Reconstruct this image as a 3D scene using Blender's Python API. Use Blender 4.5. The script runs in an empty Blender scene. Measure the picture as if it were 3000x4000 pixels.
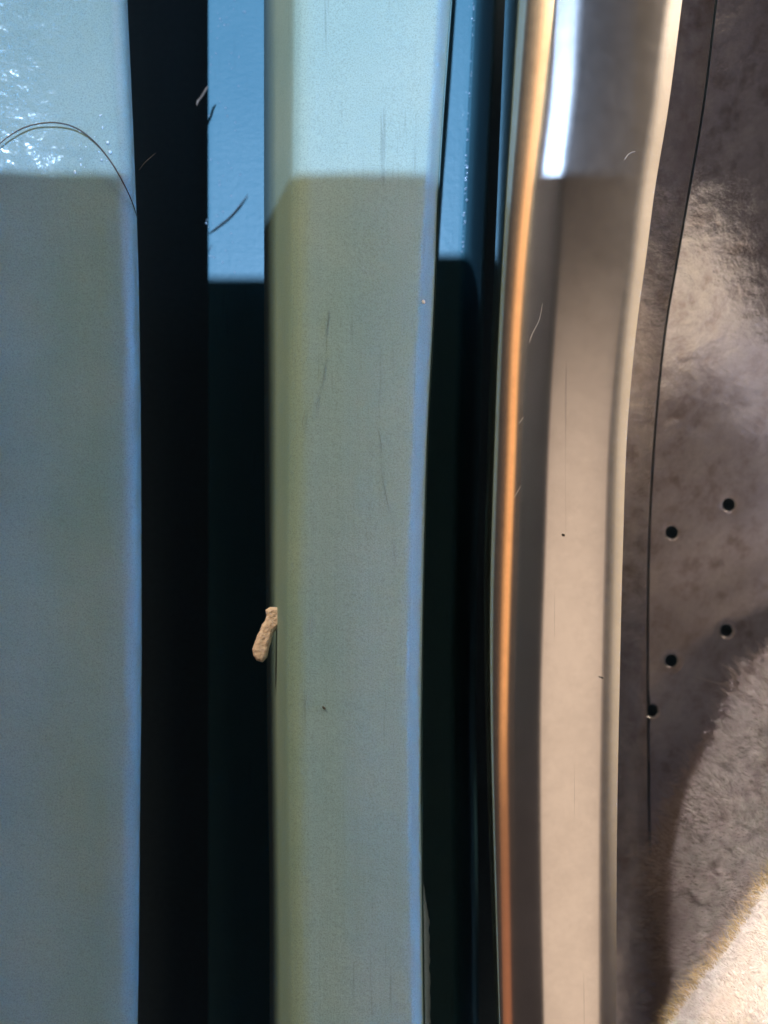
import bpy, bmesh, math, random
import numpy as np
from mathutils import Vector, geometry
from mathutils import noise as mnoise
random.seed(7)
rng = np.random.default_rng(7)
S = bpy.context.scene
C = S.collection
R = math.radians

# ------------------------------------------------------------------ camera
D = 0.16                       # lens to the front of the rubber rib
U = 0.10 / 1659.0              # metres per unit of the 1659 x 2212 layout grid on z = 0
cam_d = bpy.data.cameras.new('camera')
cam = bpy.data.objects.new('camera', cam_d); C.objects.link(cam)
cam.location = (0, 0, D)
cam_d.sensor_fit = 'HORIZONTAL'; cam_d.sensor_width = 36
cam_d.lens = 36 * D / 0.10
cam_d.clip_start = 0.002; cam_d.clip_end = 20
cam_d.dof.use_dof = True; cam_d.dof.focus_distance = D + 0.006
cam_d.dof.aperture_fstop = 44
S.camera = cam

# ------------------------------------------------------------------ world and lamps
w = bpy.data.worlds.new('World'); S.world = w; w.use_nodes = True
w.node_tree.nodes['Background'].inputs[0].default_value = (0.052, 0.040, 0.038, 1)
w.node_tree.nodes['Background'].inputs[1].default_value = 0.8

def lamp(name, loc, target, size, size_y, power, color, shape='RECTANGLE', spread=180):
    d = bpy.data.lights.new(name, 'AREA'); o = bpy.data.objects.new(name, d); C.objects.link(o)
    d.shape = shape; d.size = size; d.size_y = size_y; d.energy = power; d.color = color
    d.spread = R(spread)
    o.location = loc
    z = (Vector(loc) - Vector(target)).normalized()          # size_y runs along the picture's height
    x = Vector((0, 1, 0)).cross(z).normalized(); y = z.cross(x)
    from mathutils import Matrix
    o.rotation_euler = Matrix((x, y, z)).transposed().to_euler()
    return o
def pol(psi, y, r):            # a place in the room, psi degrees to the right of the lens axis
    return (r * math.sin(R(psi)), y, r * math.cos(R(psi)))
KEY = (-0.035, 0.062, 1.0)
lamp('cold_lamp', KEY, (0, 0.04, 0), 0.0075, 0.0075, 15.8, (0.48, 0.68, 1.0), 'DISK')
lamp('reflection_lamp_beige', pol(24, -0.27, 0.9), (0.02, 0, 0), 0.34, 0.78, 0.74, (1.0, 0.74, 0.54))  # added panel, stands in for a beige wall mirrored in the steel lip
lamp('reflection_lamp_cream', pol(56, 0.22, 0.9), (0.02, 0, 0), 0.36, 1.1, 1.05, (1.0, 0.76, 0.50))  # added lamp for the pale line on the lip and fill on the rubber
lamp('added_lamp_blue', pol(76, 0.12, 0.9), (0, 0.01, 0.001), 0.08, 0.9, 0.22, (0.08, 0.36, 1.0), 'RECTANGLE', 8)  # added narrow beam that tints the rib edges blue, not a known window
lamp('reflection_lamp_orange', pol(-51, 0.35, 0.9), (0.02, 0, 0), 0.14, 1.3, 0.95, (1.0, 0.42, 0.13))  # added strip standing in for an orange thing mirrored in the lip
lamp('reflection_lamp_ember', pol(-51, -0.50, 0.9), (0.02, 0, 0), 0.15, 0.4, 0.09, (1.0, 0.30, 0.10))  # added dim strip, carries the mirrored orange stripe on, redder, further down
lamp('fill_lamp_right', (0.62, 0.60, 0.44), (0.0, 0, 0), 0.20, 0.20, 4.2, (1.0, 0.83, 0.66))  # added fill from the upper right, lifts the shaded rubber
lamp('fill_lamp_left', (-0.31, 0.50, 0.26), (0.0, 0.01, 0), 0.13, 0.13, 3.4, (1.0, 0.84, 0.55))  # added fill from the upper left, warms the shaded rubber and rib flank
lamp('towel_fill_lamp', (-0.17, 0.81, 0.61), (0.108, -0.064, -0.02), 0.06, 0.06, 0.145, (1.0, 0.92, 0.87), 'RECTANGLE', 8)  # added narrow fill, brightens the towels and their image in the drum
S.view_settings.view_transform = 'Standard'
S.view_settings.look = 'None'
S.view_settings.exposure = 0.0
S.cycles.use_denoising = True
S.cycles.max_bounces = 8
S.cycles.sample_clamp_indirect = 4

# ------------------------------------------------------------------ helpers
def P(px, py, z=0.0):
    k = U * (D - z) / D
    return ((px - 829.5) * k, (1106 - py) * k, z)

def curve(keys):
    """smooth 1-D curve through (py, px) keys; Hermite with finite-difference tangents"""
    ys = np.array([k[0] for k in keys], float); xs = np.array([k[1] for k in keys], float)
    m = np.gradient(xs, ys)
    def f(t):
        if t <= ys[0]: return xs[0] + m[0] * (t - ys[0])
        if t >= ys[-1]: return xs[-1] + m[-1] * (t - ys[-1])
        i = int(np.searchsorted(ys, t) - 1); h = ys[i+1] - ys[i]; s = (t - ys[i]) / h
        return ((2*s**3-3*s**2+1)*xs[i] + (s**3-2*s**2+s)*h*m[i]
                + (-2*s**3+3*s**2)*xs[i+1] + (s**3-s**2)*h*m[i+1])
    return f

def empty(name, loc, label, cat, group=None):
    o = bpy.data.objects.new(name, None); C.objects.link(o); o.location = loc
    o.empty_display_size = 0.01
    o['label'] = label; o['category'] = cat
    if group: o['group'] = group
    return o

def mesh_obj(name, verts, faces, mat, parent=None, smooth=True, loc=None):
    me = bpy.data.meshes.new(name)
    off = Vector(parent.location) if parent is not None else Vector((0, 0, 0))
    if loc is not None: off = Vector(loc)
    vs = [(v[0]-off[0], v[1]-off[1], v[2]-off[2]) for v in verts]
    me.from_pydata(vs, [], faces); me.update()
    if smooth: me.polygons.foreach_set('use_smooth', [True] * len(me.polygons))
    me.materials.append(mat)
    o = bpy.data.objects.new(name, me); C.objects.link(o)
    if parent is not None: o.parent = parent
    elif loc is not None: o.location = loc
    return o
def tag(o, label, cat, group=None):
    o['label'] = label; o['category'] = cat
    if group: o['group'] = group
    return o

def dense(pts, n=6):
    """Catmull-Rom through 2-D profile points"""
    out = []; p = [pts[0]] + list(pts) + [pts[-1]]
    for i in range(1, len(p) - 2):
        a, b, c, d = [np.array(q, float) for q in p[i-1:i+3]]
        for k in range(n):
            t = k / n
            out.append(0.5 * ((2*b) + (-a+c)*t + (2*a-5*b+4*c-d)*t*t + (-a+3*b-3*c+d)*t**3))
    out.append(np.array(pts[-1], float)); return out

PYS = [-5200, -4000, -3000, -2200, -1500, -1000, -700] + [-420 + 3060 * i / 170 for i in range(171)] + [3000, 3500, 4200, 5000, 6000]
NY = len(PYS) - 1
def sheet(name, prof, mat, parent, n=6, wob=0.0):
    """prof(py) -> list of (px, z); lofted along the picture's height"""
    verts = []; cols = None
    for py in PYS:
        pr = dense(prof(py), n) if n > 1 else prof(py)
        cols = len(pr)
        for j, (px, z) in enumerate(pr):
            x, y, zz = P(px, py, z)
            if wob: zz += wob * mnoise.noise(Vector((x*60, y*35, 3.1)))
            verts.append((x, y, zz))
    faces = [(i*cols+j, (i+1)*cols+j, (i+1)*cols+j+1, i*cols+j+1) for i in range(NY) for j in range(cols-1)]
    return mesh_obj(name, verts, faces, mat, parent)

def nt(name):
    m = bpy.data.materials.new(name); m.use_nodes = True
    t = m.node_tree; b = t.nodes['Principled BSDF']; return m, t, b
def N(t, kind, **kw):
    n = t.nodes.new(kind)
    for k, v in kw.items():
        if k in n.inputs: n.inputs[k].default_value = v
        else: setattr(n, k, v)
    return n
def coords(t, scale=(1, 1, 1), rot=(0, 0, 0)):
    tc = N(t, 'ShaderNodeTexCoord'); mp = N(t, 'ShaderNodeMapping')
    mp.inputs['Scale'].default_value = scale; mp.inputs['Rotation'].default_value = rot
    t.links.new(tc.outputs['Object'], mp.inputs['Vector']); return mp.outputs['Vector']
def noise(t, vec, scale, detail=4, rough=0.55):
    n = N(t, 'ShaderNodeTexNoise', Scale=scale, Detail=detail, Roughness=rough)
    t.links.new(vec, n.inputs['Vector']); return n.outputs['Fac']
def ramp(t, fac, stops):
    r = N(t, 'ShaderNodeValToRGB'); e = r.color_ramp.elements
    while len(e) < len(stops): e.new(0.5)
    for i, (p, c) in enumerate(stops):
        e[i].position = p; e[i].color = (*c, 1) if len(c) == 3 else c
    t.links.new(fac, r.inputs['Fac']); return r.outputs['Color']
def mix(t, fac, a, b, blend='MIX'):
    m = N(t, 'ShaderNodeMix', data_type='RGBA', blend_type=blend)
    for sock, v in ((m.inputs['Factor'], fac), (m.inputs['A'], a), (m.inputs['B'], b)) if False else ((m.inputs[0], fac), (m.inputs[6], a), (m.inputs[7], b)):
        if hasattr(v, 'links'): t.links.new(v, sock)
        else: sock.default_value = v if not isinstance(v, tuple) else (*v, 1)
    return m.outputs[2]
def bump(t, b, layers):
    prev = None
    for h, dist, st in layers:
        n = N(t, 'ShaderNodeBump', Strength=st, Distance=dist)
        t.links.new(h, n.inputs['Height'])
        if prev: t.links.new(prev, n.inputs['Normal'])
        prev = n.outputs['Normal']
    t.links.new(prev, b.inputs['Normal'])

def rubber(name, base, alt, rough=0.55, spec=0.35, wet=False, streak=True, gr=0.14):
    m, t, b = nt(name)
    v = coords(t)
    vs = coords(t, (1, 0.045, 1))
    grain = noise(t, v, 5200, 3, 0.75)
    cloud = noise(t, v, 42, 4, 0.6)
    col = mix(t, ramp(t, cloud, [(0.35, (0, 0, 0)), (0.68, (1, 1, 1))]), base, alt)
    g = ramp(t, grain, [(0.30, (1-gr*2.2,)*3), (0.5, (1, 1, 1)), (0.74, (1+gr,)*3)])
    col = mix(t, 1.0, col, g, 'MULTIPLY')
    if streak:
        # fine lengthwise scuffs, broken into short lengths
        s1 = noise(t, vs, 1500, 2, 0.6); br = noise(t, v, 70, 2)
        dark = ramp(t, s1, [(0.31, (0.74,)*3), (0.37, (1, 1, 1))])
        msk = ramp(t, br, [(0.50, (0.0,)*3), (0.64, (0.8,)*3)])
        col = mix(t, msk, col, mix(t, 1.0, col, dark, 'MULTIPLY'))
    t.links.new(col, b.inputs['Base Color'])
    b.inputs['Roughness'].default_value = rough
    b.inputs['Specular IOR Level'].default_value = spec
    lay = [(noise(t, v, 900, 5, 0.7), 0.00010, 0.7), (grain, 0.00002, 0.5)]
    if streak: lay.append((noise(t, vs, 1100, 3), 0.00008, 0.5))
    if wet:
        # a wet patch with a ragged rim lies on the outer part of the rib
        sx = N(t, 'ShaderNodeSeparateXYZ'); t.links.new(v, sx.inputs[0])
        mt = N(t, 'ShaderNodeMath', operation='MULTIPLY_ADD'); mt.inputs[1].default_value = 0.012
        t.links.new(noise(t, v, 110, 4, 0.6), mt.inputs[0]); t.links.new(sx.outputs['X'], mt.inputs[2])
        mr = N(t, 'ShaderNodeMapRange'); mr.inputs['From Min'].default_value = -0.0255; mr.inputs['From Max'].default_value = -0.0325
        mr.inputs['To Max'].default_value = 0.85
        t.links.new(mt.outputs[0], mr.inputs['Value']); t.links.new(mr.outputs[0], b.inputs['Coat Weight'])
        b.inputs['Coat Roughness'].default_value = 0.2
        cb = N(t, 'ShaderNodeBump', Strength=0.75, Distance=0.0006)
        t.links.new(noise(t, v, 250, 3, 0.6), cb.inputs['Height']); t.links.new(cb.outputs['Normal'], b.inputs['Coat Normal'])
    bump(t, b, lay)
    return m

M_rib = rubber('grey_rubber', (0.205, 0.325, 0.318), (0.25, 0.355, 0.335), rough=0.6)
M_lip = rubber('grey_rubber_front', (0.115, 0.20, 0.205), (0.15, 0.225, 0.222), streak=False, rough=0.42, wet=True)
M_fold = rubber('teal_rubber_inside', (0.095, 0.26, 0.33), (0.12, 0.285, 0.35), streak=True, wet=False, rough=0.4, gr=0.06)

def chrome():
    m, t, b = nt('polished_steel')
    v = coords(t); vs = coords(t, (1, 0.02, 1))
    b.inputs['Metallic'].default_value = 1
    c = mix(t, ramp(t, noise(t, v, 120, 5, 0.7), [(0.4, (0, 0, 0)), (0.75, (1, 1, 1))]), (0.80, 0.77, 0.75), (0.70, 0.67, 0.65))
    scr = ramp(t, noise(t, vs, 1900, 1, 0.5), [(0.22, (0.86,)*3), (0.26, (1, 1, 1))])
    t.links.new(mix(t, 1.0, c, scr, 'MULTIPLY'), b.inputs['Base Color'])
    r = ramp(t, noise(t, v, 600, 5, 0.75), [(0.3, (0.205,)*3), (0.75, (0.235,)*3)])
    t.links.new(r, b.inputs['Roughness'])
    b.inputs['Anisotropic'].default_value = 0.55
    b.inputs['Coat Weight'].default_value = 0.0; b.inputs['Coat Roughness'].default_value = 0.36; b.inputs['Coat IOR'].default_value = 1.5
    tg = N(t, 'ShaderNodeCombineXYZ', Y=1.0); t.links.new(tg.outputs[0], b.inputs['Tangent'])
    b.inputs['Anisotropic Rotation'].default_value = 0.0
    bump(t, b, [(noise(t, vs, 55, 3), 0.0002, 0.06)])
    return m
M_chrome = chrome()

def drum_steel(name, mottle=1.0):
    m, t, b = nt(name)
    v = coords(t); vd = coords(t, (1.1, 0.9, 1), (0, 0, 0.35))
    b.inputs['Metallic'].default_value = 0.88
    n1 = noise(t, vd, 210, 8, 0.7); n2 = noise(t, v, 900, 5, 0.7); n3 = noise(t, v, 60, 3)
    c = ramp(t, n1, [(0.34, (0.60, 0.54, 0.52)), (0.48, (0.86, 0.85, 0.88)), (0.60, (1.0, 1.0, 1.0))])  # cloudy tint imitates the laundry's grey-lilac reflection, besides some staining
    c = mix(t, ramp(t, n2, [(0.45, (0, 0, 0)), (0.7, (0.2,)*3)]), c, (0.50, 0.46, 0.47))
    c = mix(t, ramp(t, n3, [(0.4, (0, 0, 0)), (0.7, (0.5,)*3)]), c, (0.92, 0.91, 0.98))
    g = ramp(t, noise(t, v, 4500, 2, 0.8), [(0.3, (0.8,)*3), (0.7, (1.1,)*3)])
    t.links.new(mix(t, 1.0, c, g, 'MULTIPLY'), b.inputs['Base Color'])
    t.links.new(ramp(t, n1, [(0.3, (0.06,)*3), (0.7, (0.14,)*3)]), b.inputs['Roughness'])
    bump(t, b, [(n3, 0.0015, 0.25), (n1, 0.0003, 0.4)])
    return m
M_drum = drum_steel('stain_reflection_steel')

def cloth(name, a, bcol, scale=500, rough=0.95, sheen=0.3):
    m, t, b = nt(name); v = coords(t)
    c = mix(t, ramp(t, noise(t, v, scale, 4, 0.7), [(0.35, (0, 0, 0)), (0.7, (1, 1, 1))]), a, bcol)
    t.links.new(c, b.inputs['Base Color']); b.inputs['Roughness'].default_value = rough
    b.inputs['Sheen Weight'].default_value = sheen
    bump(t, b, [(noise(t, v, scale*2, 4, 0.7), 0.0003, 0.6)])
    return m
def plain(name, col, rough=0.6, metal=0.0, nscale=800, var=0.15, **kw):
    m, t, b = nt(name); v = coords(t)
    lo = tuple(c*(1-var) for c in col); hi = tuple(min(1, c*(1+var)) for c in col)
    t.links.new(mix(t, noise(t, v, nscale, 3), lo, hi), b.inputs['Base Color'])
    b.inputs['Roughness'].default_value = rough; b.inputs['Metallic'].default_value = metal
    for k, val in kw.items(): b.inputs[k.replace('_', ' ')].default_value = val
    return m

# ------------------------------------------------------------------ edge lines of the rubber and steel
lipE  = curve([(0,275),(330,291),(560,299),(900,304),(1500,306),(1900,302),(2212,299)])
ribL  = curve([(0,571),(600,571),(1000,572),(1300,575),(1600,578),(1900,582),(2212,583)])
ribT  = curve([(0,638),(380,634),(600,631),(1000,627),(1300,622),(1700,625),(2212,632)])
ribB  = curve([(0,946),(380,921),(650,905),(1000,890),(1300,881),(1700,882),(2212,890)])
ribR  = curve([(0,976),(380,950),(650,940),(950,925),(1300,916),(1700,912),(1900,914),(2212,918)])
foldR = curve([(0,1024),(540,1000),(1000,985),(1500,978),(2212,985)])
rimL  = curve([(0,1094),(500,1074),(900,1058),(1300,1048),(1700,1056),(2212,1074)])
rimO  = curve([(0,1180),(250,1152),(500,1124),(700,1108),(1000,1096),(1300,1085),(1600,1079),(1900,1083),(2212,1088)])
rimW  = curve([(0,1226),(200,1213),(400,1190),(600,1178),(900,1160),(1200,1150),(1500,1142),(1800,1143),(2212,1152)])
rimE  = curve([(0,1474),(250,1441),(400,1416),(560,1395),(700,1376),(900,1357),(1200,1345),(1500,1338),(1700,1334),(2212,1331)])
seam  = curve([(0,1545),(250,1514),(380,1492),(560,1461),(700,1437),(880,1417),(1050,1405),(1200,1399),(1400,1397),(1600,1398),(1800,1401),(2000,1411),(2212,1427)])

FD = 0.065                      # depth of the fold's floor
# ------------------------------------------------------------------ door gasket
gk = empty('door_gasket', P(700, 1106, -FD), 'grey-green rubber door gasket with two flat ribs and deep dark folds between them', 'rubber gasket')
def prof_lip(py):
    e = lipE(py)
    def und(d, back):
        x = (e - 1 - 829.5) * U * (D + 0.0055) / D - back
        return (829.5 + x / (U * (D + d) / D), -d)
    return [(-6000, 0.012), (-700, 0.010), (-300, 0.0055), (-100, 0.0030), (0, 0.0015), (90, 0.0004), (170, 0.0), (e-80, -0.0001), (e-52, -0.0003), (e-32, -0.0006), (e-12, -0.0015), (e-4, -0.0028), (e-1, -0.0052), und(0.0060, 0.0002), und(0.0066, 0.0012), und(0.0068, 0.004), und(0.0069, 0.02)]
sheet('front_rib', prof_lip, M_lip, gk, 6, 0.0006)
def prof_fold(py):
    e = lipE(py); r = foldR(py)
    x0 = (e - 829.5) * U * (D + 0.0) / D
    def pp(x, z): return (829.5 + x / (U * (D - z) / D), z)
    fl = 449.5
    xf = (fl - 829.5) * U * (D + FD) / D
    return [pp(xf - 0.004, -FD-0.045), pp(xf - 0.0005, -FD-0.02), pp(xf - 0.0001, -FD - 0.004), (fl, -FD - 0.0004), (fl+2, -FD-0.0001), (fl+8, -FD),
            (520, -FD), (600, -FD), (680, -FD), (760, -0.056), (830, -0.0475), (900, -0.0465), (r-14, -0.0465), (r, -0.0468), (r+7, -0.0478), (r+16, -0.051), (r+24, -0.058), (r+34, -0.075), (r+50, -0.12)]
sheet('deep_fold', prof_fold, M_fold, gk, 4)
def prof_rib(py):
    l, tp, b, r = ribL(py), ribT(py), ribB(py), ribR(py)
    def wall(px, z, z2):        # straight down from (px, z) to depth z2
        x = (px - 829.5) * U * (D - z) / D
        return (829.5 + x / (U * (D - z2) / D), z2)
    zc = -0.0278
    return [wall(l, zc, -0.075), wall(l, zc, -0.05), wall(l, zc, -0.032), (l, zc), (l + (tp-l)*0.3, zc*0.66), (l + (tp-l)*0.62, zc*0.32), (l+(tp-l)*0.88, zc*0.09), (tp+6, -0.0008), (tp+28, -0.0002),
            (tp+70, 0.0), ((tp+b)/2, 0.0002), (b-50, 0.0), (b-8, -0.0001), (b+4, -0.0005), (b+12, -0.0015), (r-7, -0.0036), (r-1, -0.0045), (r, -0.0052), wall(r, -0.0052, -0.02), wall(r, -0.0052, -0.04), wall(r, -0.0052, -0.056)]
sheet('middle_rib', prof_rib, M_rib, gk, 5, 0.0002)

# torn, ragged flash hanging at the lower right edge of the middle rib
vv = []; n = 60
for i in range(n + 1):
    py = 1895 + (2400 - 1895) * i / n
    e = ribR(py) - 3
    wd = 2 + 13 * min(1, (py - 1895) / 90) + 3.0 * mnoise.noise(Vector((py*0.06, 1, 0))) + 2.2 * mnoise.noise(Vector((py*0.2, 5, 0)))
    a = P(e - 6, py, -0.0085); b = P(e + wd * .5, py, -0.0088); c = P(e + wd, py, -0.0098); d = P(e + wd, py, -0.0102); f = P(e - 6, py, -0.0096)
    vv += [a, b, c, d, f]
ff = [(i*5+j, (i+1)*5+j, (i+1)*5+(j+1) % 5, i*5+(j+1) % 5) for i in range(n) for j in range(5)]
fl = mesh_obj('torn_flash', vv, ff, rubber('rubber_flash', (0.16, 0.24, 0.30), (0.2, 0.28, 0.33), streak=False), gk)
fl['label'] = 'ragged torn edge of rubber'

# ------------------------------------------------------------------ drum: rolled lip, flange, perforated wall
drum = empty('wash_drum', P(1500, 1106, -0.02), 'shiny stainless steel washing drum with rolled front lip and perforated wall', 'washer drum')
def prof_rim(py):
    L, o, ww, e = rimL(py), rimO(py), rimW(py), rimE(py)
    f = (e - L) / 305
    keys = [(L-3, -86), (L, -84), (L+(o-L)*0.26, -79), (L+(o-L)*0.33, -47), (L+(o-L)*0.64, -34), (o, -29.5), (o+17, -26), (ww-24, -11), (ww-15*f, -7.8), (ww, -5.8), (ww+15*f, -3.8), (ww+33*f, 4.5),
            (ww+(e-ww)*0.45, 7), (e-42, 10.5), (e-30, 15), (e-14, 18.5), (e-3, 20), (e-1.5, 20.5), (e, 21)]
    xs = [k[0] for k in keys]; th = [k[1] for k in keys]
    px = np.concatenate([np.linspace(xs[i], xs[i+1], 5)[:-1] for i in range(len(xs)-1)] + [[xs[-1]]])
    an = np.interp(px, xs, th)
    i0 = int(np.argmin(abs(px - ww)))
    z = np.zeros(len(px)); 
    for i in range(i0+1, len(px)):
        z[i] = z[i-1] - math.tan(R((an[i]+an[i-1])/2)) * (px[i]-px[i-1]) * U * (D - z[i-1]) / D
    for i in range(i0-1, -1, -1):
        z[i] = z[i+1] + math.tan(R((an[i]+an[i+1])/2)) * (px[i+1]-px[i]) * U * (D - z[i+1]) / D
    out = [(p, q) for p, q in zip(px, z)]
    zl = out[0][1]
    x = (out[0][0] - 829.5) * U * (D - zl) / D
    out = [(L + 60, zl - 0.08), (L + 30, zl - 0.03), (L + 4, zl - 0.006)] + out
    zr = out[-1][1]
    out.append((e - 6, zr - 0.004)); out.append((e - 14, zr - 0.016)); out.append((e - 45, zr - 0.05)); out.append((e - 70, zr - 0.09))
    return out
sheet('rolled_lip', prof_rim, M_chrome, drum, 1).data.set_sharp_from_angle(angle=R(25))
# the drum wall and its flange fall away from the lens towards the laundry, like the side of a bowl
_ys = np.arange(-5300, 6100, 10.0)
_sl = np.interp(_ys, [-160, -60, 250, 420, 700, 1450, 1800, 2600], [0.0, 0.56, 0.61, 0.69, 0.74, 0.74, 0.15, 0.0])
_zz = np.concatenate([[0], np.cumsum(_sl[:-1] * 10.0 * U * 1.2)])
def base_z(py): return -0.0125 - float(np.interp(py, _ys, _zz))
def prof_flange(py):
    e, s = rimE(py), seam(py); ZF = base_z(py)
    return [(e - 60, ZF - 0.0030), (e, ZF - 0.0014), (e + (s-e)*0.45, ZF - 0.0007), (e + (s-e)*0.85, ZF - 0.00015), (s, ZF), (s - 3, ZF - 0.004)]
sheet('flange', prof_flange, M_drum, drum, 1).data.set_sharp_from_angle(angle=R(25))

def drum_z(px, py):
    s = seam(py); q = min((px - s) * U, 0.05)
    return base_z(py) - 0.004 - 0.10 * q - 2.2 * q * q - 4.0 * q * (max(-0.02, min(0.05, (py - 250) * U))) + 0.0004 * mnoise.noise(Vector((px*0.006, py*0.004, 2)))
HR = 14.0
holes = [(1574, 1090), (1451, 1150), (1569, 1362), (1450, 1427), (1692, 1034), (1690, 1300), (1408, 1535), (1560, 1640)]
NH = 20
def build_wall():
    pts = []; edges = []
    for hx, hy in holes:
        b0 = len(pts)
        for k in range(NH):
            a = 2*math.pi*k/NH; pts.append(Vector((hx + HR*math.cos(a), hy + HR*math.sin(a))))
        edges += [(b0+k, b0+(k+1) % NH) for k in range(NH)]
        for rr in (1.5, 2.2):
            for k in range(NH): 
                a = 2*math.pi*(k+.5)/NH; pts.append(Vector((hx + rr*HR*math.cos(a), hy + rr*HR*math.sin(a))))
    for py in np.concatenate([[-2400, -1700, -900], np.linspace(-400, 2600, 200), [3200, 3900, 4600]]):
        s = seam(py)
        for px in np.concatenate([[s + 5], np.linspace(s + 25, 2300, 22), [4000, 6500]]):
            if all((px-h[0])**2 + (py-h[1])**2 > (2.6*HR)**2 for h in holes): pts.append(Vector((px, py)))
    v2, e2, f2, *_ = geometry.delaunay_2d_cdt(pts, edges, [], 0, 1e-5)
    fs = []
    for f in f2:
        cx = sum(v2[i][0] for i in f)/3; cy = sum(v2[i][1] for i in f)/3
        if any((cx-h[0])**2 + (cy-h[1])**2 < (HR*0.98)**2 for h in holes): continue
        if all(v2[i][0] < seam(v2[i][1]) + 8 for i in f): continue
        fs.append(tuple(f))
    def dimp(px, py):
        z = drum_z(px, py)
        for hx, hy in holes:
            r = math.hypot(px-hx, py-hy) / HR
            if r < 1.6: z -= 0.0003 * max(0, (1.6 - r) / 0.6)**2
        return z
    vs = [P(v[0], v[1], dimp(v[0], v[1])) for v in v2]
    fs = [f[::-1] for f in fs]
    mesh_obj('perforated_wall', vs, fs, M_drum, drum)
    for hx, hy in holes:
        zc = drum_z(hx, hy) - 0.0003
        vs = []; fs = []
        prof = [(1.08, 0.00008), (1.0, 0.00002), (0.97, -0.0002), (0.96, -0.0018)]
        for rr, dz in prof:
            for k in range(NH):
                a = 2*math.pi*k/NH; vs.append(P(hx + rr*HR*math.cos(a), hy + rr*HR*math.sin(a), zc + dz))
        for j in range(3):
            for k in range(NH): fs.append((j*NH+k, (j+1)*NH+k, (j+1)*NH+(k+1) % NH, j*NH+(k+1) % NH))
        mesh_obj('perforation', vs, fs, M_chrome, drum)
build_wall()

# dark plastic tub far behind the folds and the perforated wall
M_tub = plain('black_tub_plastic', (0.20, 0.30, 0.36), 0.8)
tb = [P(-1200, -1500, -0.14), P(3200, -1500, -0.14), P(3200, 3600, -0.14), P(-1200, 3600, -0.14)]
o = mesh_obj('tub_wall', tb, [(0, 1, 2, 3)], M_tub, None, False); o['kind'] = 'structure'

# ------------------------------------------------------------------ laundry
def soft_patch(name, poly, z0, rise, Rr, mat, parent, step=14, folds=None, drop=0.010, smooth_edge=False):
    """a cloth body: polygon (layout grid) with a rounded, turned-under edge"""
    poly = [Vector(p) for p in poly]
    if smooth_edge:
        for _ in range(2):
            poly = [q for a, b in zip(poly, poly[1:] + poly[:1]) for q in (a.lerp(b, .25), a.lerp(b, .75))]
    xs = [p.x for p in poly]; ys = [p.y for p in poly]
    # resample the outline
    out = []
    for a, b in zip(poly, poly[1:] + poly[:1]):
        n = max(1, int((b-a).length / step))
        for k in range(n): out.append(a.lerp(b, k/n))
    def inside(x, y):
        c = False; j = len(out) - 1
        for i in range(len(out)):
            a, b = out[i], out[j]
            if (a.y > y) != (b.y > y) and x < (b.x-a.x)*(y-a.y)/(b.y-a.y)+a.x: c = not c
            j = i
        return c
    A = np.array([[p.x, p.y] for p in out])
    def dist(x, y): 
        return float(np.sqrt(((A - (x, y))**2).sum(1)).min())
    pts = list(out); ne = len(out)
    for y in np.arange(min(ys), max(ys), step):
        for x in np.arange(min(xs), max(xs), step):
            xx = x + random.uniform(-3, 3); yy = y + random.uniform(-3, 3)
            if inside(xx, yy) and dist(xx, yy) > step*0.5: pts.append(Vector((xx, yy)))
    v2, e2, f2, *_ = geometry.delaunay_2d_cdt(pts, [(i, (i+1) % ne) for i in range(ne)], [], 1, 1e-5)
    def zf(x, y):
        d = min(1.0, dist(x, y) / Rr)
        z = z0 - drop * (d < 0.02) + rise * math.sqrt(max(0, 1 - (1-d)**2))
        if folds: z += folds(x, y) * min(1, d*1.5)
        return z
    vs = [P(v[0], v[1], zf(v[0], v[1])) for v in v2]
    fs = [tuple(f)[::-1] for f in f2]
    o = mesh_obj(name, vs, fs, mat, parent)
    return o, zf, inside, dist, (min(xs), max(xs), min(ys), max(ys))

def pile(name, zf, inside, dist, bb, count, length, width, mat, parent, lean=(0, 0), view=(1360, 1800, 1300, 2400)):
    vs = []; fs = []; k = 0; tries = 0
    x0, x1 = max(bb[0], view[0]), min(bb[1], view[1]); y0, y1 = max(bb[2], view[2]), min(bb[3], view[3])
    while k < count and tries < count*4:
        tries += 1
        x = random.uniform(x0, x1); y = random.uniform(y0, y1)
        if not inside(x, y): continue
        z = zf(x, y); p = Vector(P(x, y, z - 0.0002)); e = 6
        gx = (zf(x+e, y) - zf(x-e, y)) / (2*e*U); gy = (zf(x, y-e) - zf(x, y+e)) / (2*e*U)
        nrm = Vector((-gx, -gy, 1)).normalized()
        cl = mnoise.noise(Vector((x*0.035, y*0.035, 0))) ; cl2 = mnoise.noise(Vector((x*0.035, y*0.035, 9)))
        d = (nrm + Vector((lean[0] + cl*0.55 + random.gauss(0, .16), lean[1] + cl2*0.55 + random.gauss(0, .16), 0))).normalized()
        l = length * random.uniform(0.55, 1.2) * (1 + 2.6 * max(0, 1 - dist(x, y) / 14)); side = d.cross(Vector((random.gauss(0, 1), random.gauss(0, 1), random.gauss(0, 1)))).normalized() * width
        bend = Vector((random.gauss(0, .3), random.gauss(0, .3), 0)) * l
        m1 = p + d*l*0.55 + bend*0.3; tpp = p + d*l + bend
        b0 = len(vs); vs += [p - side, p + side, m1 + side*.8, m1 - side*.8, tpp]
        fs += [(b0, b0+1, b0+2, b0+3), (b0+3, b0+2, b0+4)]; k += 1
    o = mesh_obj(name, vs, fs, mat, parent, False); o['kind'] = 'stuff'
    return o

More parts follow.
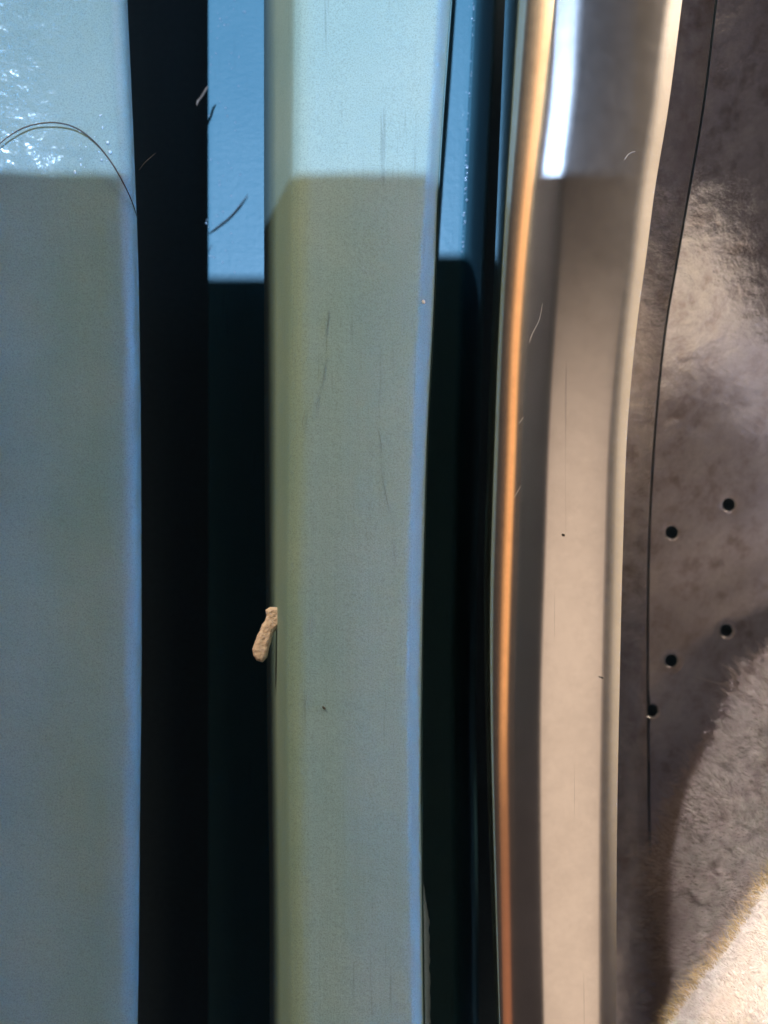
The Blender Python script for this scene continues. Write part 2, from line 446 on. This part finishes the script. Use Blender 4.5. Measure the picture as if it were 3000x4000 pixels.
M_grey = cloth('grey_terry', (0.34, 0.29, 0.275), (0.48, 0.425, 0.41), 420, sheen=0.0)
M_white = cloth('white_terry', (0.78, 0.71, 0.67), (0.85, 0.80, 0.78), 420, sheen=0.0)
M_ochre = cloth('ochre_hem', (0.62, 0.46, 0.24), (0.70, 0.55, 0.34), 420, sheen=0.0)
for m in (M_grey, M_white, M_ochre): m.node_tree.nodes['Principled BSDF'].inputs['Specular IOR Level'].default_value = 0.0

tw = empty('terry_towel', P(1600, 2000, -0.05), 'fluffy grey-brown terry towel bunched beside the steel lip', 'towel')
poly = [(2300,1150),(1880,1330),(1700,1405),(1640,1440),(1600,1470),(1575,1530),(1548,1580),(1530,1625),(1495,1655),(1476,1695),(1455,1728),(1446,1775),(1425,1815),(1412,1850),
        (1404,1880),(1412,2000),(1420,2150),(1440,2700),(2300,2700)]
fold_g = lambda x, y: 0.0030*math.sin((x*0.75 + y*0.55)*0.022) + 0.0025*mnoise.noise(Vector((x*0.012, y*0.012, 4)))
b_, zf, ins, dst, bb = soft_patch('body', poly, -0.078, 0.046, 330, M_grey, tw, 15, fold_g)
pile('pile', zf, ins, dst, bb, 110000, 0.0017, 0.00006, M_grey, tw, (-0.25, 0.25), (1360, 2000, 1200, 2400))

tw2 = empty('white_towel', P(1640, 2150, -0.02), 'brightly lit white terry towel with ochre edge in the bottom right corner', 'towel')
poly = [(2300,1480),(1900,1700),(1760,1800),(1659,1895),(1600,1990),(1560,2050),(1510,2110),(1465,2170),(1430,2230),(1400,2300),(1390,2700),(2300,2700)]
fold_w = lambda x, y: 0.0025*math.sin((x*0.6 + y*0.9)*0.03) + 0.002*mnoise.noise(Vector((x*0.015, y*0.015, 7)))
b_, zf, ins, dst, bb = soft_patch('body', poly, -0.040, 0.040, 200, M_white, tw2, 15, fold_w)
pile('pile', zf, lambda x, y: ins(x, y) and dst(x, y) > 9, dst, bb, 60000, 0.0008, 0.00004, M_white, tw2, (-0.2, 0.2), (1360, 2000, 1600, 2400))
pile('hem', zf, lambda x, y: ins(x, y) and dst(x, y) <= 14, dst, bb, 26000, 0.0010, 0.00005, M_ochre, tw2, (-0.3, 0.3), (1360, 2000, 1600, 2400))

# ------------------------------------------------------------------ hairs, lint, specks, droplets
def tube(name, pts, rad, mat, parent=None, seg=6, loc=None, taper=True):
    vs = []; fs = []; n = len(pts)
    for i, p in enumerate(pts):
        p = Vector(p); t = (Vector(pts[min(i+1, n-1)]) - Vector(pts[max(i-1, 0)])).normalized()
        a = t.cross(Vector((0.1, 0.2, 1))).normalized(); b = t.cross(a)
        r = rad * (1 if not taper else min(1, 0.35 + 3.0 * min(i, n-1-i)/n))
        for k in range(seg):
            q = 2*math.pi*k/seg; vs.append(tuple(p + a*r*math.cos(q) + b*r*math.sin(q)))
    for i in range(n-1):
        for k in range(seg): fs.append((i*seg+k, i*seg+(k+1) % seg, (i+1)*seg+(k+1) % seg, (i+1)*seg+k))
    fs.append(tuple(range(seg))[::-1]); fs.append(tuple((n-1)*seg + k for k in range(seg)))
    return mesh_obj(name, vs, fs, mat, parent, True, loc)
def cpts(keys, n=8):
    out = []; p = [keys[0]] + list(keys) + [keys[-1]]
    for i in range(1, len(p)-2):
        a, b, c, d = [np.array(q, float) for q in p[i-1:i+3]]
        for k in range(n):
            t = k/n; out.append(0.5*((2*b)+(-a+c)*t+(2*a-5*b+4*c-d)*t*t+(-a+3*b-3*c+d)*t**3))
    out.append(np.array(keys[-1], float))
    return [P(*q) for q in out]
M_hair = plain('dark_hair', (0.02, 0.014, 0.012), 0.4)
M_hair2 = plain('brown_hair', (0.30, 0.22, 0.17), 0.5)
M_fibre = plain('pale_fibre', (0.30, 0.25, 0.21), 0.6)
k = [(-30,350,.0028),(-5,315,.0026),(30,287,.0024),(70,270,.002),(120,265,.0022),(165,277,.0018),(205,307,.0014),(240,350,.001),(268,398,.0004),(285,435,-.0008),(298,475,-.004)]
tag(tube('hair', cpts(k), 0.00011, M_hair, None, loc=P(0, 320)), 'long dark hair arching over the wet top of the left rubber rib', 'hair')
k = [(450,505,-FD+.0006),(470,490,-FD+.001),(495,470,-FD+.001),(515,448,-FD+.001),(535,420,-FD+.0012)]
tag(tube('hair', cpts(k), 0.00012, M_hair, None, loc=P(450, 505, -FD)), 'short dark hair lying on the lit floor of the fold, left of the middle rib', 'hair')
k = [(449,186,-.055),(443,196,-.055),(436,208,-.054),(428,218,-.053),(425,228,-.053)]
tag(tube('hair', cpts(k), 0.00022, M_hair2, None, loc=P(448, 188, -.055)), 'brown stub of hair sticking out over the dark fold wall near the top', 'hair')
k = [(300,368,-.006),(312,352,-.008),(325,340,-.009),(337,330,-.010)]
tag(tube('hair', cpts(k), 0.00008, M_hair, None, loc=P(300, 368, -.006)), 'faint fine hair at the edge of the left rib below the long arched hair', 'hair')
k = [(1350,345,-.0005),(1358,333,-.0007),(1372,327,-.001),(1388,326,-.0015)]
tag(tube('fibre', cpts(k), 0.00005, M_fibre, None, loc=P(1355, 340)), 'tiny curled pale fibre high on the polished steel lip', 'fibre', 'pale fibres on the steel lip')
for lab, k in (('thin pale fibre on the brown stripe of the steel lip, uppermost of three there', [(1172,655,.0),(1165,690,.0),(1150,720,.0),(1143,740,.0)]),
               ('small hooked pale fibre on the steel lip, middle of the three on its brown stripe', [(1150,880,-.0005),(1138,890,-.0005),(1128,905,-.0005),(1120,915,-.0005)]),
               ('slanting pale fibre on the steel lip, lowest of the three on its brown stripe', [(1150,1000,-.0005),(1140,1025,-.0005),(1125,1050,-.0005),(1110,1075,-.0005)])):
    tag(tube('fibre', cpts([(a, b, z + .0002) for a, b, z in k]), 0.00003, M_fibre, None, loc=P(k[0][0], k[0][1])), lab, 'fibre', 'pale fibres on the steel lip')

# lint curl clinging to the left flank of the middle rib
M_lint = cloth('beige_lint', (0.86, 0.64, 0.55), (0.98, 0.84, 0.77), 2600, sheen=0.1)
lp = [(575,1317),(584,1310),(594,1311),(603,1313),(608,1322),(610,1336),(607,1349),(599,1358),(592,1366),(588,1377),(585,1390),(582,1405),(577,1419),(566,1428),(555,1427),(547,1417),(546,1403),(550,1388),(556,1374),(562,1361),(566,1349),(573,1341),(576,1330)]
lp = [(x + 3.0*mnoise.noise(Vector((x*.2, y*.2, 0))), y + 4.0*mnoise.noise(Vector((x*.2, y*.2, 5)))) for x, y in lp]
o, *_ = soft_patch('lint_curl', lp, -0.0125, 0.0006, 10, M_lint, None, 2.2, lambda x, y: 0.00012*mnoise.noise(Vector((x*0.14, y*0.14, 3))) + 0.00006*mnoise.noise(Vector((x*0.4, y*0.4, 8))) , 0.0003)
md = o.modifiers.new('thickness', 'SOLIDIFY'); md.thickness = 0.0007; md.offset = -1
tag(o, 'crumpled beige curl of lint stuck to the left flank of the middle rubber rib', 'lint')

def blob(name, px, py, z, rx, ry, rz, mat, parent=None, ang=0.0, seed=0):
    bm = bmesh.new(); bmesh.ops.create_icosphere(bm, subdivisions=2, radius=1)
    c = Vector(P(px, py, z))
    for v in bm.verts:
        q = v.co * (1 + 0.25*mnoise.noise(v.co*1.7 + Vector((seed, 0, 0))))
        x, y = q.x*rx, q.y*ry
        v.co = Vector((x*math.cos(ang)-y*math.sin(ang), x*math.sin(ang)+y*math.cos(ang), q.z*rz))
    me = bpy.data.meshes.new(name); bm.to_mesh(me); bm.free(); me.materials.append(mat)
    me.polygons.foreach_set('use_smooth', [True]*len(me.polygons))
    o = bpy.data.objects.new(name, me); C.objects.link(o)
    o.location = c if parent is None else c - Vector(parent.location)
    if parent is not None: o.parent = parent
    return o
M_dirt = plain('dark_dirt', (0.05, 0.045, 0.04), 0.8)
M_pale = plain('pale_crumb', (0.8, 0.74, 0.66), 0.6)
tag(blob('speck', 1316, 2152, -.0022, .00022, .0004, .0002, M_pale, None, 0.5, 3), 'pale oval crumb near the bottom right edge of the steel lip', 'crumb')
tag(blob('speck', 1218, 1156, .0002, .00013, .0002, .0001, M_dirt, None, 0.3, 4), 'tiny dark speck in the middle of the beige reflection on the steel lip', 'speck')
tag(blob('speck', 1300, 1464, -.0006, .00028, .0001, .0001, M_dirt, None, -0.3, 5), 'small dark dash-shaped speck on the lower right of the steel lip', 'speck')
tag(blob('speck', 700, 1529, .0002, .0003, .00016, .00012, M_dirt, None, -0.8, 6), 'small dark grit speck on the left half of the middle rubber rib', 'speck')
tag(blob('speck', 915, 652, -.0004, .0002, .0003, .00015, M_pale, None, 0.2, 7), 'pale crumb on the right edge of the middle rubber rib', 'crumb')
tag(blob('speck', 5, 1536, .0002, .0004, .0005, .0002, M_pale, None, 0.2, 8), 'pale crumb at the far left edge of the picture on the left rubber rib', 'crumb')

# fine creases and cuts lying in the face of the middle rib
vs = []; fs = []
cuts = [[(762,1222),(766,1262),(769,1300),(768,1345),(766,1410)], [(745,1010),(752,1050),(757,1078)], [(822,1010),(830,1050),(838,1090),(845,1118)], [(815,920),(822,950),(826,985)],
        [(706,770),(700,810),(694,842)], [(690,845),(686,870),(682,900)], [(712,665),(708,700),(704,730)], [(755,935),(768,948)], [(780,960),(798,975),(812,990)],
        [(664,1490),(660,1530)], [(768,1700),(766,1760),(767,1800)], [(756,1860),(755,1900)], [(672,1330),(668,1372)], [(850,1180),(856,1215)], [(735,1440),(738,1500)], [(760,2020),(763,2100)],
        [(660,880),(655,905),(652,930)], [(790,1130),(794,1170)], [(594,1245),(592,1285),(590,1310)]]
for c in cuts:
    zb = (lambda q: 0.0001 if q > 645 else -0.0165)
    pts = [P(x + 1.2*mnoise.noise(Vector((x, y*.15, 2))), y, zb(x) + 0.0002*mnoise.noise(Vector((P(x, y)[0]*60, P(x, y)[1]*35, 3.1)))) for x, y in
           [(c[i][0] + (c[i+1][0]-c[i][0])*k/5, c[i][1] + (c[i+1][1]-c[i][1])*k/5) for i in range(len(c)-1) for k in range(5)] + [c[-1]]]
    n = len(pts); b0 = len(vs)
    for i, p in enumerate(pts):
        wd = 0.000042 * math.sin(math.pi * (i + .6) / (n + .2))
        vs += [(p[0]-wd, p[1], p[2] + 0.00001), (p[0], p[1], p[2] + 0.00006), (p[0]+wd, p[1], p[2] + 0.00001)]
    for i in range(n-1):
        for k in range(2): fs.append((b0+i*3+k, b0+(i+1)*3+k, b0+(i+1)*3+k+1, b0+i*3+k+1))
o = mesh_obj('surface_creases', vs, fs, rubber('crease_rubber', (0.155, 0.22, 0.21), (0.175, 0.24, 0.23), streak=False), gk); o['kind'] = 'stuff'

# droplets: wet film beads catching the cold lamp
M_drop = plain('water', (0.30, 0.42, 0.52), 0.22, Specular_IOR_Level=1.0, Coat_Weight=1.0, Coat_Roughness=0.15)
def droplets(name, spots, parent):
    bm = bmesh.new()
    for px, py, z, r in spots:
        s = len(bm.verts); res = bmesh.ops.create_icosphere(bm, subdivisions=2, radius=1)
        c = Vector(P(px, py, z)) - Vector(parent.location)
        ax = random.uniform(0.7, 1.4)
        for v in res['verts']: v.co = Vector((v.co.x*r*ax, v.co.y*r/ax*1.15, v.co.z*r*0.55)) + c
    me = bpy.data.meshes.new(name); bm.to_mesh(me); bm.free(); me.materials.append(M_drop)
    me.polygons.foreach_set('use_smooth', [True]*len(me.polygons))
    o = bpy.data.objects.new(name, me); C.objects.link(o); o.parent = parent; o['kind'] = 'stuff'; return o
sp = []
for i in range(420):
    t = random.random(); py = -60 + 440*t**0.8
    cx = 40 + 25*math.sin(py*0.02) - 35*max(0, (py-200)/180) + random.gauss(0, 32)
    if py > 240 and random.random() < .35: cx = random.uniform(0, 240)
    if cx > 262: continue
    sp.append((cx, py, 0.00005, random.choice((.5, .7, 1, 1.3, 1.9))*0.00012))
droplets('water_beads', sp, gk)
sp = []
for i in range(90):
    sp.append((random.choice((458, 465, 470, 480, 500, 520)) + random.gauss(0, 8), random.uniform(-40, 590), -FD + 0.0001, random.choice((.6, 1, 1.5))*0.00012))
for i in range(120):
    py = random.uniform(-60, 545); e = foldR(py)
    dx = random.choice((0, 0, 0, 0, -12, -25, -40)) 
    sp.append((e + dx + random.gauss(0, 2.0 if dx == 0 else 6), py, -0.0466, random.choice((.7, 1, 1.6))*0.00012))
droplets('fold_beads', sp, gk)
sp = []
for i in range(34):
    t = i/33; sp.append((1357 - 18*t + random.gauss(0, 1.2), 78 + 150*t, 0.0 - 0.0012, random.choice((.5, .8, 1.2))*0.00009))
droplets('rim_beads', sp, drum)

# ------------------------------------------------------------------ the phone taking the picture: it shades everything below the cold lamp's edge
ph = empty('smartphone', (0, -0.03, 0.2), 'black smartphone held behind the lens, its edge throwing the straight shadow', 'phone')
def slab(name, x0, x1, y0, y1, z0, z1, mat, parent, bev=0.004):
    bm = bmesh.new(); bmesh.ops.create_cube(bm, size=1)
    for v in bm.verts: v.co = Vector(((x0+x1)/2 + v.co.x*(x1-x0), (y0+y1)/2 + v.co.y*(y1-y0), (z0+z1)/2 + v.co.z*(z1-z0))) - Vector(parent.location)
    bmesh.ops.bevel(bm, geom=bm.edges[:], offset=min(bev, (z1-z0)*.3), segments=2, affect='EDGES')
    me = bpy.data.meshes.new(name); bm.to_mesh(me); bm.free(); me.materials.append(mat)
    o = bpy.data.objects.new(name, me); C.objects.link(o); o.parent = parent; return o
ey = 0.0441*0.8 + KEY[1]*0.2
slab('body', -0.075, 0.055, ey - 0.12, ey, 0.2, 0.208, plain('phone_black', (0.03, 0.027, 0.026), 0.5), ph, 0.001)
slab('camera_bump', -0.015, 0.015, -0.012, 0.014, 0.1975, 0.2, plain('phone_bump', (0.05, 0.045, 0.042), 0.3), ph, 0.001)

wd = empty('lamp_blocker', (0.08, 0.13, 0.2), 'unseen dark slab added beyond the upper right to keep the cold lamp off the drum', 'light blocker')  # added out of view to block the cold lamp over the drum
slab('blocker_body', 0.0185, 0.21, ey - 0.004, 0.26, 0.2095, 0.222, plain('blocker_dark', (0.05, 0.042, 0.04), 0.5), wd, 0.002)
slab('blocker_inset', 0.045, 0.135, 0.08, 0.24, 0.2055, 0.2095, plain('blocker_inset_dark', (0.03, 0.025, 0.025), 0.2), wd, 0.001)
